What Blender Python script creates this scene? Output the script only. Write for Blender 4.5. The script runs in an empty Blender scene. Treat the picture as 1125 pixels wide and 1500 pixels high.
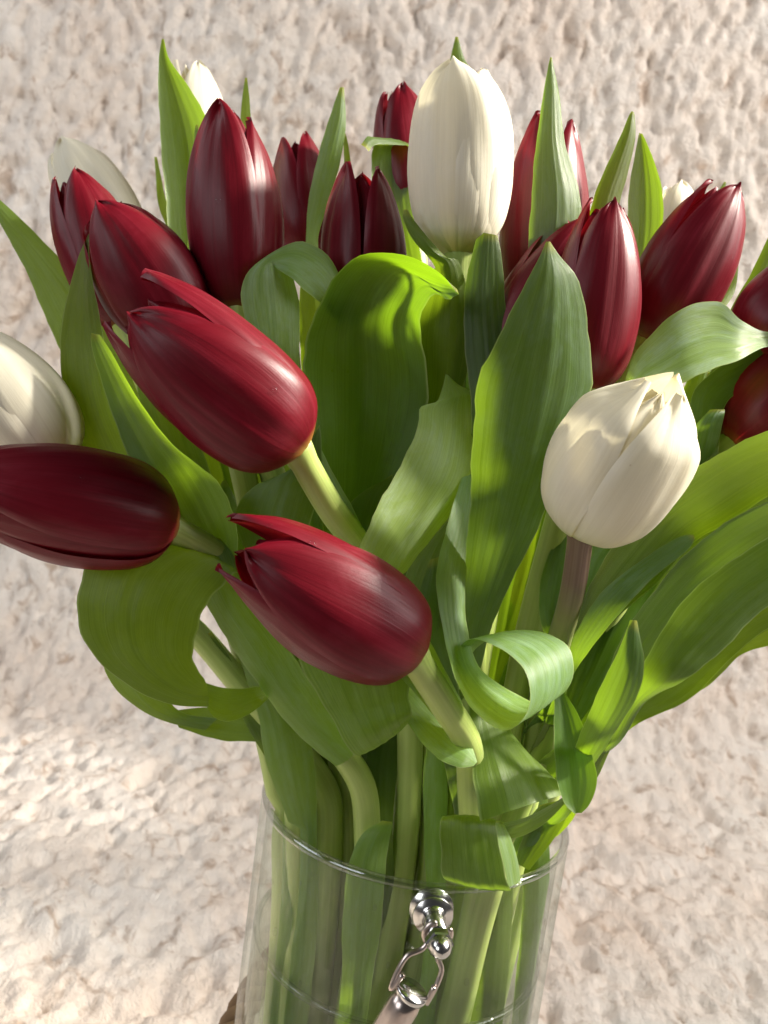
import bpy, math, random
import numpy as np
from mathutils import Vector, Matrix

# ------------------------------------------------------------------ camera, world, lights, exposure
sc = bpy.context.scene
COL = sc.collection
W0, H0, F = 1125.0, 1500.0, 1357.0          # photograph size and focal length in its pixels
PITCH, ROLL = math.radians(8.0), math.radians(7.7)
RIM_H, VASE_R = 0.200, 0.050
ROT = Matrix.Rotation(math.pi / 2 - PITCH, 3, 'X') @ Matrix.Rotation(ROLL, 3, 'Z')
RIGHT, UP, FWD = ROT @ Vector((1, 0, 0)), ROT @ Vector((0, 1, 0)), ROT @ Vector((0, 0, -1))

def ray(px, py):
    return FWD + RIGHT * ((px - W0 / 2) / F) + UP * ((H0 / 2 - py) / F)

CAM = Vector((0, 0, RIM_H)) - ray(608, 1180) * 0.303

def P(px, py, d):
    """photograph pixel + distance along the view axis in centimetres -> place in the room"""
    return CAM + ray(px, py) * (d / 100.0)

cam = bpy.data.cameras.new('camera'); cam_o = bpy.data.objects.new('camera', cam); COL.objects.link(cam_o)
cam_o.matrix_world = Matrix.Translation(CAM) @ ROT.to_4x4()
cam.sensor_fit = 'VERTICAL'; cam.sensor_height = 36.0; cam.sensor_width = 27.0
cam.lens = F / H0 * 36.0
cam.clip_start = 0.01; cam.clip_end = 50
cam.dof.use_dof = True; cam.dof.focus_distance = 0.235; cam.dof.aperture_fstop = 29.0
sc.camera = cam_o

world = bpy.data.worlds.new('World'); sc.world = world; world.use_nodes = True
bg = world.node_tree.nodes['Background']
bg.inputs[0].default_value = (0.95, 0.97, 1.0, 1); bg.inputs[1].default_value = 0.04

def lamp(name, kind, loc, target, energy, color, **kw):
    d = bpy.data.lights.new(name, kind); d.energy = energy; d.color = color
    for k, v in kw.items(): setattr(d, k, v)
    o = bpy.data.objects.new(name, d); COL.objects.link(o)
    o.location = loc
    o.rotation_euler = (Vector(target) - Vector(loc)).to_track_quat('-Z', 'Y').to_euler()
    return o

MID = Vector((0.015, 0, 0.345))
SUN = Vector((0.75, 0.10, 0.65)).normalized()
lamp('sunbeam_lamp', 'SPOT', MID + SUN * 2.4, MID, 900, (1.0, 0.93, 0.80), spot_size=math.radians(9.0), spot_blend=0.3, shadow_soft_size=0.12)
lamp('window_lamp', 'AREA', (0.95, -0.05, 1.05), (-0.1, 0.40, 0.28), 18, (1.0, 0.97, 0.93), shape='RECTANGLE', size=0.7, size_y=0.9)
lamp('front_fill_lamp', 'AREA', (-0.90, -0.90, 0.66), (-0.05, 0.1, 0.26), 4.2, (0.93, 0.96, 1.0), shape='RECTANGLE', size=0.55, size_y=0.6)  # added soft fill from front left, lifts the shaded fronts
lamp('wall_fill_lamp', 'AREA', (-0.95, -0.05, 0.85), (-0.40, 0.62, 0.24), 4.2, (0.92, 0.96, 1.0), shape='RECTANGLE', size=0.5, size_y=0.8)  # added fill at the left, brightens the wall; no window there
lamp('sun_patch_lamp', 'SPOT', (1.2, 0.28, 0.95), (-0.34, 0.38, 0.00), 95, (1.0, 0.94, 0.85), spot_size=math.radians(9), spot_blend=0.9, shadow_soft_size=0.02)

sc.view_settings.view_transform = 'Standard'; sc.view_settings.look = 'None'
sc.view_settings.exposure = 0.12; sc.view_settings.gamma = 1.0; sc.view_settings.use_curve_mapping = False
sc.render.engine = 'CYCLES'
sc.cycles.use_denoising = True
sc.cycles.max_bounces = 14; sc.cycles.transparent_max_bounces = 24
sc.cycles.transmission_bounces = 10; sc.cycles.diffuse_bounces = 5; sc.cycles.glossy_bounces = 5
sc.cycles.caustics_reflective = False; sc.cycles.caustics_refractive = False

# ------------------------------------------------------------------ materials
def mat(name):
    m = bpy.data.materials.new(name); m.use_nodes = True
    nt = m.node_tree; nt.nodes.clear()
    out = nt.nodes.new('ShaderNodeOutputMaterial')
    return m, nt, out

def N(nt, kind, **kw):
    n = nt.nodes.new('ShaderNode' + kind)
    for k, v in kw.items(): setattr(n, k, v)
    return n

def mixc(nt, fac, a, b, mode='MIX'):
    n = nt.nodes.new('ShaderNodeMix'); n.data_type = 'RGBA'; n.blend_type = mode
    for sock, val in ((n.inputs[0], fac), (n.inputs[6], a), (n.inputs[7], b)):
        if isinstance(val, bpy.types.NodeSocket): nt.links.new(val, sock)
        elif isinstance(val, (int, float)): sock.default_value = val
        else: sock.default_value = tuple(val) + (1,) if len(val) == 3 else val
    return n.outputs[2]

def ramp(nt, fac, stops):
    n = nt.nodes.new('ShaderNodeValToRGB'); e = n.color_ramp.elements
    while len(e) < len(stops): e.new(0.5)
    for el, (p, c) in zip(e, stops):
        el.position = p
        el.color = (c, c, c, 1) if isinstance(c, (int, float)) else tuple(c) + (1,)
    nt.links.new(fac, n.inputs[0]); return n.outputs[0]

def math_n(nt, op, a, b=None, clamp=False):
    n = nt.nodes.new('ShaderNodeMath'); n.operation = op; n.use_clamp = clamp
    for i, v in enumerate((a, b)):
        if v is None: continue
        if isinstance(v, bpy.types.NodeSocket): nt.links.new(v, n.inputs[i])
        else: n.inputs[i].default_value = v
    return n.outputs[0]

def uv_noise(nt, sx, sy, scale=1.0, detail=3.0, rough=0.6, rnd=True, dist=0.0):
    uv = N(nt, 'UVMap'); mp = N(nt, 'Mapping'); mp.inputs['Scale'].default_value = (sx, sy, 1)
    nt.links.new(uv.outputs[0], mp.inputs[0])
    vec = mp.outputs[0]
    if rnd:
        oi = N(nt, 'ObjectInfo'); cx = N(nt, 'CombineXYZ')
        r = math_n(nt, 'MULTIPLY', oi.outputs['Random'], 37.0)
        nt.links.new(r, cx.inputs[2]); nt.links.new(r, cx.inputs[1])
        va = N(nt, 'VectorMath', operation='ADD'); nt.links.new(vec, va.inputs[0]); nt.links.new(cx.outputs[0], va.inputs[1])
        vec = va.outputs[0]
    no = N(nt, 'TexNoise'); no.inputs['Scale'].default_value = scale; no.inputs['Detail'].default_value = detail
    no.inputs['Roughness'].default_value = rough; no.inputs['Distortion'].default_value = dist
    nt.links.new(vec, no.inputs['Vector']); return no.outputs['Fac']

def bump(nt, h, strength, dist):
    b = N(nt, 'Bump'); b.inputs['Strength'].default_value = strength; b.inputs['Distance'].default_value = dist
    nt.links.new(h, b.inputs['Height']); return b.outputs[0]

def sheet_shader(nt, out, color, trans_color, trans, rough, spec, nrm, coat=0.0, sheen=0.0, sheen_tint=(1, 1, 1), coat_rough=0.25):
    p = N(nt, 'BsdfPrincipled')
    nt.links.new(color, p.inputs['Base Color'])
    if isinstance(rough, bpy.types.NodeSocket): nt.links.new(rough, p.inputs['Roughness'])
    else: p.inputs['Roughness'].default_value = rough
    p.inputs['Specular IOR Level'].default_value = spec
    p.inputs['Coat Weight'].default_value = coat; p.inputs['Coat Roughness'].default_value = coat_rough
    p.inputs['Sheen Weight'].default_value = sheen; p.inputs['Sheen Tint'].default_value = tuple(sheen_tint) + (1,)
    p.inputs['Sheen Roughness'].default_value = 0.4
    t = N(nt, 'BsdfTranslucent')
    nt.links.new(trans_color, t.inputs['Color'])
    if nrm is not None:
        nt.links.new(nrm, p.inputs['Normal'])
    mx = N(nt, 'MixShader'); mx.inputs[0].default_value = trans
    nt.links.new(p.outputs[0], mx.inputs[1]); nt.links.new(t.outputs[0], mx.inputs[2])
    nt.links.new(mx.outputs[0], out.inputs[0])

def m_leaf():
    m, nt, out = mat('tulip_leaf')
    uv = N(nt, 'UVMap'); sep = N(nt, 'SeparateXYZ'); nt.links.new(uv.outputs[0], sep.inputs[0])
    vein = uv_noise(nt, 105, 0.8, 1.0, 4, 0.62)
    blotch = uv_noise(nt, 4.0, 7.0, 1.0, 7, 0.72, dist=0.4)
    fine = uv_noise(nt, 30, 60, 1.0, 3, 0.7)
    oi = N(nt, 'ObjectInfo')
    hue = mixc(nt, oi.outputs['Random'], (0.056, 0.110, 0.020), (0.098, 0.155, 0.024))
    c = mixc(nt, ramp(nt, vein, [(0.36, 0.0), (0.74, 0.5)]), hue, (0.17, 0.24, 0.075))
    c = mixc(nt, ramp(nt, blotch, [(0.44, 0.0), (0.76, 0.5)]), c, (0.20, 0.28, 0.17))       # waxy bloom
    c = mixc(nt, ramp(nt, fine, [(0.55, 0.0), (0.78, 0.35)]), c, (0.075, 0.125, 0.040))
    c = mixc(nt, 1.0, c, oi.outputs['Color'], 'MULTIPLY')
    al = N(nt, 'Attribute'); al.attribute_name = 'along'
    c = mixc(nt, ramp(nt, al.outputs['Fac'], [(0.955, 0.0), (0.998, 0.85)]), c, (0.42, 0.40, 0.05))
    edge = math_n(nt, 'ABSOLUTE', math_n(nt, 'SUBTRACT', sep.outputs[0], 0.5))
    em = ramp(nt, edge, [(0.478, 0.0), (0.494, 0.8)])
    c = mixc(nt, em, c, (0.36, 0.43, 0.17))
    t = mixc(nt, ramp(nt, vein, [(0.25, 0.0), (0.75, 1.0)]), (0.25, 0.42, 0.007), (0.36, 0.56, 0.018))
    t = mixc(nt, 0.5, t, oi.outputs['Color'], 'MULTIPLY')
    nrm = bump(nt, math_n(nt, 'ADD', vein, math_n(nt, 'MULTIPLY', blotch, 0.8)), 0.32, 0.0006)
    rough = ramp(nt, blotch, [(0.3, 0.27), (0.8, 0.50)])
    sheet_shader(nt, out, c, t, 0.45, rough, 0.45, nrm, sheen=0.06, sheen_tint=(0.9, 1, 0.9))
    return m

def m_petal(name, base, dark, pale, foot, trans_a, trans, rough, spec, sheen, sheen_tint, foot_to=0.10, coat=0.0, warm=None, bmp=0.13, specks=False):
    m, nt, out = mat(name)
    uv = N(nt, 'UVMap'); sep = N(nt, 'SeparateXYZ'); nt.links.new(uv.outputs[0], sep.inputs[0])
    streak = uv_noise(nt, 34, 1.2, 1.0, 6, 0.68)
    blotch = uv_noise(nt, 3.5, 3.0, 1.0, 5, 0.62, dist=0.6)
    c = mixc(nt, ramp(nt, streak, [(0.32, 0.0), (0.70, 1.0)]), dark, base)
    k = math_n(nt, 'MULTIPLY', ramp(nt, blotch, [(0.46, 0.0), (0.74, 1.0)]), ramp(nt, streak, [(0.38, 0.15), (0.62, 0.9)]))
    c = mixc(nt, k, c, pale)
    if warm:
        w = uv_noise(nt, 1.2, 1.1, 1.0, 2, 0.5)
        c = mixc(nt, ramp(nt, w, [(0.45, 0.0), (0.72, 0.6)]), c, warm)
    edge = math_n(nt, 'ABSOLUTE', math_n(nt, 'SUBTRACT', sep.outputs[0], 0.5))
    c = mixc(nt, ramp(nt, edge, [(0.45, 0.0), (0.497, 0.5)]), c, pale)
    c = mixc(nt, ramp(nt, sep.outputs[1], [(foot_to * 0.25, 1.0), (foot_to, 0.0)]), c, foot)
    if specks:
        sp = uv_noise(nt, 11, 8, 1.0, 2, 0.5)
        c = mixc(nt, ramp(nt, sp, [(0.735, 0.0), (0.765, 0.75)]), c, (0.36, 0.24, 0.12))
    t = mixc(nt, ramp(nt, streak, [(0.3, 0.0), (0.7, 1.0)]), [x * 0.75 for x in trans_a], trans_a)
    nrm = bump(nt, math_n(nt, 'ADD', math_n(nt, 'MULTIPLY', streak, 1.5), math_n(nt, 'MULTIPLY', blotch, 1.0)), bmp, 0.0007)
    sheet_shader(nt, out, c, t, trans, rough, spec, nrm, coat=coat, sheen=sheen, sheen_tint=sheen_tint)
    return m

def m_stem(name, a, b, fade=None):
    m, nt, out = mat(name)
    s = uv_noise(nt, 14, 1.2, 1.0, 4, 0.6)
    g = uv_noise(nt, 3, 2.0, 1.0, 2, 0.5)
    c = mixc(nt, ramp(nt, s, [(0.35, 0.0), (0.7, 1.0)]), a, b)
    c = mixc(nt, ramp(nt, g, [(0.4, 0.0), (0.75, 0.5)]), c, [x * 1.35 for x in b])
    if fade:
        uv = N(nt, 'UVMap'); sep = N(nt, 'SeparateXYZ'); nt.links.new(uv.outputs[0], sep.inputs[0])
        c = mixc(nt, ramp(nt, sep.outputs[1], [(0.16, 0.0), (0.42, 1.0)]), c, fade)
    p = N(nt, 'BsdfPrincipled'); nt.links.new(c, p.inputs['Base Color'])
    p.inputs['Roughness'].default_value = 0.42; p.inputs['Specular IOR Level'].default_value = 0.4
    p.inputs['Subsurface Weight'].default_value = 0.25; p.inputs['Subsurface Radius'].default_value = (0.6, 1.0, 0.2)
    p.inputs['Subsurface Scale'].default_value = 0.002
    nt.links.new(bump(nt, s, 0.3, 0.0005), p.inputs['Normal'])
    nt.links.new(p.outputs[0], out.inputs[0]); return m

def m_backdrop():
    m, nt, out = mat('whitewashed_rough_stone')
    tc = N(nt, 'TexCoord')
    uv = N(nt, 'UVMap')
    def no(scale, detail, rough=0.6, sx=1, sy=1, dist=0.0, off=0.0):
        mp = N(nt, 'Mapping'); mp.inputs['Scale'].default_value = (sx, sy, 1); mp.inputs['Location'].default_value = (off, off * 0.7, off)
        nt.links.new(uv.outputs[0], mp.inputs[0])
        n = N(nt, 'TexNoise'); n.inputs['Scale'].default_value = scale; n.inputs['Detail'].default_value = detail
        n.inputs['Roughness'].default_value = rough; n.inputs['Distortion'].default_value = dist
        nt.links.new(mp.outputs[0], n.inputs['Vector']); return n.outputs['Fac']
    big = no(3.2, 3, 0.55, off=3.1)
    midn = no(9, 4, 0.6, off=7.7)
    spots = no(46, 4, 0.62, 1.15, 0.85, 0.7, off=1.3)
    grain = no(150, 4, 0.65)
    c = mixc(nt, ramp(nt, big, [(0.36, 0.0), (0.66, 1.0)]), (0.80, 0.675, 0.575), (0.83, 0.765, 0.69))
    c = mixc(nt, ramp(nt, midn, [(0.42, 0.0), (0.70, 0.55)]), c, (0.86, 0.83, 0.785))
    c = mixc(nt, ramp(nt, spots, [(0.56, 0.0), (0.68, 0.75)]), c, (0.43, 0.30, 0.21))
    sp2 = no(85, 3, 0.6, 1.2, 0.8, 0.5, off=5.9)
    c = mixc(nt, ramp(nt, sp2, [(0.60, 0.0), (0.70, 0.6)]), c, (0.47, 0.36, 0.28))
    c = mixc(nt, ramp(nt, grain, [(0.5, 0.0), (0.8, 0.25)]), c, (0.50, 0.40, 0.32))
    p = N(nt, 'BsdfPrincipled'); nt.links.new(c, p.inputs['Base Color']); p.inputs['Roughness'].default_value = 0.75
    p.inputs['Specular IOR Level'].default_value = 0.25
    h = math_n(nt, 'ADD', math_n(nt, 'MULTIPLY', no(130, 5, 0.72, 1.2, 0.9, 0.3), 0.0050), math_n(nt, 'MULTIPLY', grain, 0.0008))
    nt.links.new(bump(nt, h, 0.9, 1.0), p.inputs['Normal'])
    nt.links.new(p.outputs[0], out.inputs[0]); return m

def m_glass(name, tint, edge_tint, refl, rough=0.0, ior=1.48):
    """thin clear wall: what lies behind comes straight through, the surface mirrors by its angle"""
    m, nt, out = mat(name)
    lw = N(nt, 'LayerWeight'); lw.inputs[0].default_value = 0.35
    c = mixc(nt, ramp(nt, lw.outputs['Facing'], [(0.35, 0.0), (1.0, 1.0)]), tint, edge_tint)
    t = N(nt, 'BsdfTransparent'); nt.links.new(c, t.inputs[0])
    g = N(nt, 'BsdfGlossy'); g.inputs['Roughness'].default_value = rough
    f0 = ((ior - 1) / (ior + 1)) ** 2
    lf = N(nt, 'LayerWeight'); lf.inputs[0].default_value = 0.5
    fr = math_n(nt, 'ADD', math_n(nt, 'MULTIPLY', math_n(nt, 'POWER', lf.outputs['Facing'], 5.0), 0.75), f0)
    mx = N(nt, 'MixShader'); nt.links.new(math_n(nt, 'MULTIPLY', fr, refl, True), mx.inputs[0])
    nt.links.new(t.outputs[0], mx.inputs[1]); nt.links.new(g.outputs[0], mx.inputs[2])
    nt.links.new(mx.outputs[0], out.inputs[0]); return m

def m_simple(name, color, rough, metal=0.0, spec=0.5):
    m, nt, out = mat(name)
    tc = N(nt, 'TexCoord'); n = N(nt, 'TexNoise'); n.inputs['Scale'].default_value = 900; nt.links.new(tc.outputs['Object'], n.inputs['Vector'])
    c = mixc(nt, n.outputs['Fac'], [x * 0.85 for x in color], color)
    p = N(nt, 'BsdfPrincipled'); nt.links.new(c, p.inputs['Base Color'])
    p.inputs['Roughness'].default_value = rough; p.inputs['Metallic'].default_value = metal; p.inputs['Specular IOR Level'].default_value = spec
    nt.links.new(p.outputs[0], out.inputs[0]); return m

M_LEAF = m_leaf()
M_RED = m_petal('red_tulip_petal', (0.165, 0.0036, 0.0125), (0.122, 0.0024, 0.0085), (0.215, 0.017, 0.032), (0.30, 0.14, 0.03),
                (0.40, 0.008, 0.014), 0.18, 0.38, 0.30, 0.0, (1.0, 0.75, 0.8), 0.05, coat=0.0)
M_WHITE = m_petal('cream_tulip_petal', (0.87, 0.835, 0.70), (0.84, 0.79, 0.64), (0.89, 0.86, 0.76), (0.62, 0.60, 0.22),
                  (0.88, 0.80, 0.52), 0.30, 0.42, 0.35, 0.04, (1, 1, 1), 0.13)
M_WHITE_S = m_petal('speckled_cream_petal', (0.87, 0.835, 0.70), (0.84, 0.79, 0.63), (0.89, 0.86, 0.75), (0.62, 0.60, 0.22),
                  (0.88, 0.80, 0.52), 0.30, 0.42, 0.35, 0.04, (1, 1, 1), 0.10, specks=True)
M_STEM = m_stem('green_tulip_stem', (0.30, 0.385, 0.090), (0.41, 0.49, 0.150))
M_STEM_P = m_stem('purple_tulip_stem', (0.150, 0.085, 0.060), (0.250, 0.160, 0.118), fade=(0.23, 0.29, 0.085))
M_BACK = m_backdrop()
M_GLASS = m_glass('clear_glass', (0.985, 0.99, 0.985), (0.80, 0.85, 0.80), 0.8)
M_WATER = m_glass('vase_water', (0.97, 0.995, 0.95), (0.86, 0.93, 0.80), 0.7, ior=1.33)
_nt = M_WATER.node_tree; _out = [n for n in _nt.nodes if n.type == 'OUTPUT_MATERIAL'][0]; _src = _out.inputs[0].links[0].from_socket
_rf = N(_nt, 'BsdfRefraction'); _rf.inputs['IOR'].default_value = 1.18; _rf.inputs['Color'].default_value = (0.93, 0.98, 0.90, 1); _rf.inputs['Roughness'].default_value = 0.0
_mx = N(_nt, 'MixShader'); _mx.inputs[0].default_value = 0.28
_nt.links.new(_src, _mx.inputs[1]); _nt.links.new(_rf.outputs[0], _mx.inputs[2]); _nt.links.new(_mx.outputs[0], _out.inputs[0])
M_STEEL = m_simple('polished_steel', (0.66, 0.64, 0.62), 0.2, 1.0)
M_WIRE = m_simple('brushed_wire', (0.66, 0.56, 0.51), 0.28, 1.0)
M_ROPE = m_simple('jute_rope', (0.22, 0.13, 0.065), 0.9)
M_DROP = m_glass('water_drop', (0.97, 0.97, 0.97), (0.8, 0.75, 0.75), 1.0, ior=1.33)

# ------------------------------------------------------------------ helpers
def catmull(pts, n):
    """n+1 points on a centripetal-ish Catmull-Rom through pts (numpy k x c)"""
    pts = np.asarray(pts, float); k = len(pts)
    if k == 2: return pts[0] + (pts[1] - pts[0]) * np.linspace(0, 1, n + 1)[:, None]
    d = np.maximum(np.linalg.norm(np.diff(pts[:, :3], axis=0), axis=1), 1e-6) ** 0.6
    t = np.concatenate([[0], np.cumsum(d)])
    m = np.zeros_like(pts)
    for i in range(k):
        if i == 0: m[i] = (pts[1] - pts[0]) / (t[1] - t[0])
        elif i == k - 1: m[i] = (pts[-1] - pts[-2]) / (t[-1] - t[-2])
        else:
            a = (pts[i] - pts[i - 1]) / (t[i] - t[i - 1]); b = (pts[i + 1] - pts[i]) / (t[i + 1] - t[i])
            w = (t[i + 1] - t[i]) / (t[i + 1] - t[i - 1]); m[i] = a * w + b * (1 - w)
    out = np.zeros((n + 1, pts.shape[1]))
    ts = np.linspace(0, t[-1], n + 1)
    for q, x in enumerate(ts):
        i = min(max(np.searchsorted(t, x, side='right') - 1, 0), k - 2)
        h = t[i + 1] - t[i]; s = (x - t[i]) / h
        out[q] = ((2 * s**3 - 3 * s**2 + 1) * pts[i] + (s**3 - 2 * s**2 + s) * h * m[i]
                  + (-2 * s**3 + 3 * s**2) * pts[i + 1] + (s**3 - s**2) * h * m[i + 1])
    return out

def keys(tab):
    xs = [a for a, _ in tab]; pts = np.array(tab, float)
    fine = catmull(pts, 200)
    return lambda u: float(np.interp(u, fine[:, 0], fine[:, 1]))

def mesh_obj(name, verts, faces, material, parent=None, origin=None, uvs=None, smooth=True):
    me = bpy.data.meshes.new(name)
    o3 = Vector((0, 0, 0)) if origin is None else origin
    me.from_pydata([(v[0] - o3[0], v[1] - o3[1], v[2] - o3[2]) for v in verts], [], faces)
    if uvs is not None:
        ul = me.uv_layers.new(name='UVMap')
        idx = np.empty(len(me.loops), dtype=np.int32); me.loops.foreach_get('vertex_index', idx)
        ul.data.foreach_set('uv', np.asarray(uvs, dtype=np.float32)[idx].ravel())
    me.materials.append(material)
    if smooth: me.polygons.foreach_set('use_smooth', [True] * len(me.polygons))
    ob = bpy.data.objects.new(name, me); COL.objects.link(ob)
    if parent is not None: ob.parent = parent
    elif origin is not None: ob.location = origin
    return ob

def grid_faces(nu, nv, wrap=False):
    f = []
    for i in range(nu - 1):
        for j in range(nv - (0 if wrap else 1)):
            a = i * nv + j; b = i * nv + (j + 1) % nv
            f.append((a, b, b + nv, a + nv))
    return f

def tube(pts, radii, seg=12, cap=True):
    """verts, faces, uvs of a swept tube along numpy points"""
    pts = np.asarray(pts, float); n = len(pts)
    if np.isscalar(radii): radii = [radii] * n
    tan = np.gradient(pts, axis=0); tan /= np.linalg.norm(tan, axis=1)[:, None]
    ref = np.array([0, 0, 1.0]) if abs(tan[0][2]) < 0.9 else np.array([1.0, 0, 0])
    a = np.cross(tan[0], ref); a /= np.linalg.norm(a)
    V, U = [], []; length = 0
    for i in range(n):
        a = a - tan[i] * np.dot(a, tan[i]); a /= np.linalg.norm(a); b = np.cross(tan[i], a)
        if i: length += np.linalg.norm(pts[i] - pts[i - 1])
        for k in range(seg):
            th = 2 * math.pi * k / seg
            V.append(pts[i] + radii[i] * (math.cos(th) * a + math.sin(th) * b)); U.append((k / seg, length * 10))
    Fc = grid_faces(n, seg, True)
    if cap:
        V.append(pts[0]); U.append((0.5, 0)); c0 = len(V) - 1
        V.append(pts[-1]); U.append((0.5, length * 10)); c1 = len(V) - 1
        for k in range(seg):
            Fc.append((c0, (k + 1) % seg, k)); Fc.append((c1, (n - 1) * seg + k, (n - 1) * seg + (k + 1) % seg))
    return V, Fc, U

def lathe(profile, seg=64):
    V = []; Fc = []
    for r, z in profile:
        for k in range(seg):
            th = 2 * math.pi * k / seg; V.append((r * math.cos(th), r * math.sin(th), z))
    return V, grid_faces(len(profile), seg, True)

def empty(name, loc, label, cat, group=None):
    o = bpy.data.objects.new(name, None); COL.objects.link(o); o.location = loc; o.empty_display_size = 0.02
    o['label'] = label; o['category'] = cat
    if group: o['group'] = group
    return o

# ------------------------------------------------------------------ backdrop: rough whitewashed sheet, wall sweeping into the table
rng = np.random.default_rng(4)
_perm = rng.permutation(512).astype(np.int64)
_g = rng.normal(size=(512, 2)); _g /= np.linalg.norm(_g, axis=1)[:, None]
def perlin(x, y):
    xi = np.floor(x).astype(np.int64); yi = np.floor(y).astype(np.int64); xf = x - xi; yf = y - yi
    def gr(a, b): return _g[_perm[(_perm[a & 511] + b) & 511]]
    u = xf**3 * (xf * (xf * 6 - 15) + 10); v = yf**3 * (yf * (yf * 6 - 15) + 10)
    def dot(a, b, dx, dy): g = gr(a, b); return g[..., 0] * dx + g[..., 1] * dy
    n00 = dot(xi, yi, xf, yf); n10 = dot(xi + 1, yi, xf - 1, yf)
    n01 = dot(xi, yi + 1, xf, yf - 1); n11 = dot(xi + 1, yi + 1, xf - 1, yf - 1)
    return (n00 * (1 - u) + n10 * u) * (1 - v) + (n01 * (1 - u) + n11 * u) * v

WALL_Y, SWEEP = 0.62, 0.14
def build_backdrop():
    step = 0.0040
    floor_len = WALL_Y - SWEEP + 0.55; arc = SWEEP * math.pi / 2; wall_h = 0.95
    ns = int((floor_len + arc + wall_h) / step); nx = int(2.6 / step)
    s = np.linspace(0, floor_len + arc + wall_h, ns); q = np.linspace(-1, 1, nx); x = 0.78 * q + 0.52 * q ** 5
    y0 = np.empty(ns); z0 = np.empty(ns); ny = np.empty(ns); nz = np.empty(ns)
    for i, q in enumerate(s):
        if q < floor_len: y0[i], z0[i], ny[i], nz[i] = q - 0.55, 0, 0, 1
        elif q < floor_len + arc:
            a = (q - floor_len) / SWEEP
            y0[i], z0[i], ny[i], nz[i] = WALL_Y - SWEEP + SWEEP * math.sin(a), SWEEP - SWEEP * math.cos(a), -math.sin(a), math.cos(a)
        else: y0[i], z0[i], ny[i], nz[i] = WALL_Y, SWEEP + q - floor_len - arc, -1, 0
    S, X = np.meshgrid(s, x, indexing='ij')
    wx = X + 0.006 * perlin(X * 45, S * 45 + 9); ws = S + 0.006 * perlin(X * 45 + 31, S * 45)
    def sstep(a, b, q): q = np.clip((q - a) / (b - a), 0, 1); return q * q * (3 - 2 * q)
    h = 0.55 * perlin(wx * 11, ws * 9) + 0.35 * perlin(wx * 36, ws * 28)
    n1 = perlin(wx * 52 + 17, ws * 38 + 3); n2 = perlin(wx * 88 + 5, ws * 66); n3 = perlin(wx * 26 + 3, ws * 18 + 8)
    h -= 0.62 * sstep(0.06, 0.34, n1) + 0.55 * sstep(0.05, 0.30, n2) + 0.8 * sstep(0.22, 0.42, n3)
    h += 0.30 * perlin(wx * 140, ws * 115) + 0.22
    h *= 0.0076
    # keep the table flat where the vase stands
    rr = np.sqrt(X**2 + y0[:, None]**2); flat = np.clip((rr - 0.055) / 0.03, 0, 1) * 1.0
    on_floor = (s < floor_len)[:, None]
    h = np.where(on_floor, h * flat - 0.004 * 0, h)
    h = np.where(on_floor, np.minimum(h, 0.002) , h)
    V = np.stack([X, y0[:, None] + ny[:, None] * h, z0[:, None] + nz[:, None] * h], -1).reshape(-1, 3)
    i = np.arange(ns - 1)[:, None] * nx + np.arange(nx - 1)[None, :]
    Q = np.stack([i, i + 1, i + 1 + nx, i + nx], -1).reshape(-1, 4)
    me = bpy.data.meshes.new('backdrop')
    me.vertices.add(len(V)); me.vertices.foreach_set('co', V.ravel())
    me.loops.add(Q.size); me.loops.foreach_set('vertex_index', Q.ravel().astype(np.int32))
    me.polygons.add(len(Q)); me.polygons.foreach_set('loop_start', np.arange(0, Q.size, 4, dtype=np.int32))
    me.polygons.foreach_set('loop_total', np.full(len(Q), 4, dtype=np.int32))
    me.update(calc_edges=True)
    uvl = me.uv_layers.new(name='UVMap'); uvv = np.stack([X, S], -1).reshape(-1, 2)
    uvl.data.foreach_set('uv', uvv[Q.ravel()].astype(np.float32).ravel())
    me.polygons.foreach_set('use_smooth', np.ones(len(Q), dtype=bool))
    me.materials.append(M_BACK)
    o = bpy.data.objects.new('backdrop', me); COL.objects.link(o)
    o['kind'] = 'structure'; o['label'] = 'rough whitewashed stone backdrop sweeping from wall to table'
build_backdrop()

# ------------------------------------------------------------------ vase with its hinge and handle, water
vase = empty('glass_vase', (0, 0, 0), 'clear cylindrical glass vase with a steel bolt and a rope handle', 'vase')
VB = 0.0005
t = 0.0024
prof = [(0.0001, VB), (VASE_R - 0.004, VB), (VASE_R - 0.001, VB + 0.001), (VASE_R, VB + 0.004), (VASE_R, RIM_H - 0.0012)]
prof += [(VASE_R - t / 2 + t / 2 * math.cos(a), RIM_H - 0.0012 + t / 2 * math.sin(a)) for a in np.linspace(0.3, math.pi - 0.3, 7)]
prof += [(VASE_R - t, RIM_H - 0.0012), (VASE_R - t, VB + 0.010), (VASE_R - t - 0.003, VB + 0.007), (0.0001, VB + 0.007)]
v, f = lathe(prof, 96); mesh_obj('glass_wall', v, f, M_GLASS, vase)
rim_pts = [((VASE_R - t / 2) * math.cos(a), (VASE_R - t / 2) * math.sin(a), RIM_H) for a in np.linspace(0, 2 * math.pi, 97)]
v, f, _ = tube(rim_pts, t * 0.56, 10, cap=False); 
M_RIM = m_glass('glass_rim', (0.86, 0.88, 0.86), (0.55, 0.60, 0.55), 3.2)
mesh_obj('rim', v, f, M_RIM, vase)

WATER_Z = RIM_H - 0.046
wr = VASE_R - t - 0.0004
prof = [(0.0001, VB + 0.0074), (wr - 0.003, VB + 0.0074), (wr, VB + 0.011), (wr, WATER_Z + 0.0012), (wr - 0.0008, WATER_Z + 0.0004), (wr - 0.002, WATER_Z), (0.0001, WATER_Z)]
v, f = lathe(prof, 96)
w_o = mesh_obj('water', v, f, M_WATER); w_o['label'] = 'clear water filling the glass vase around the stems'; w_o['category'] = 'water'

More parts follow.
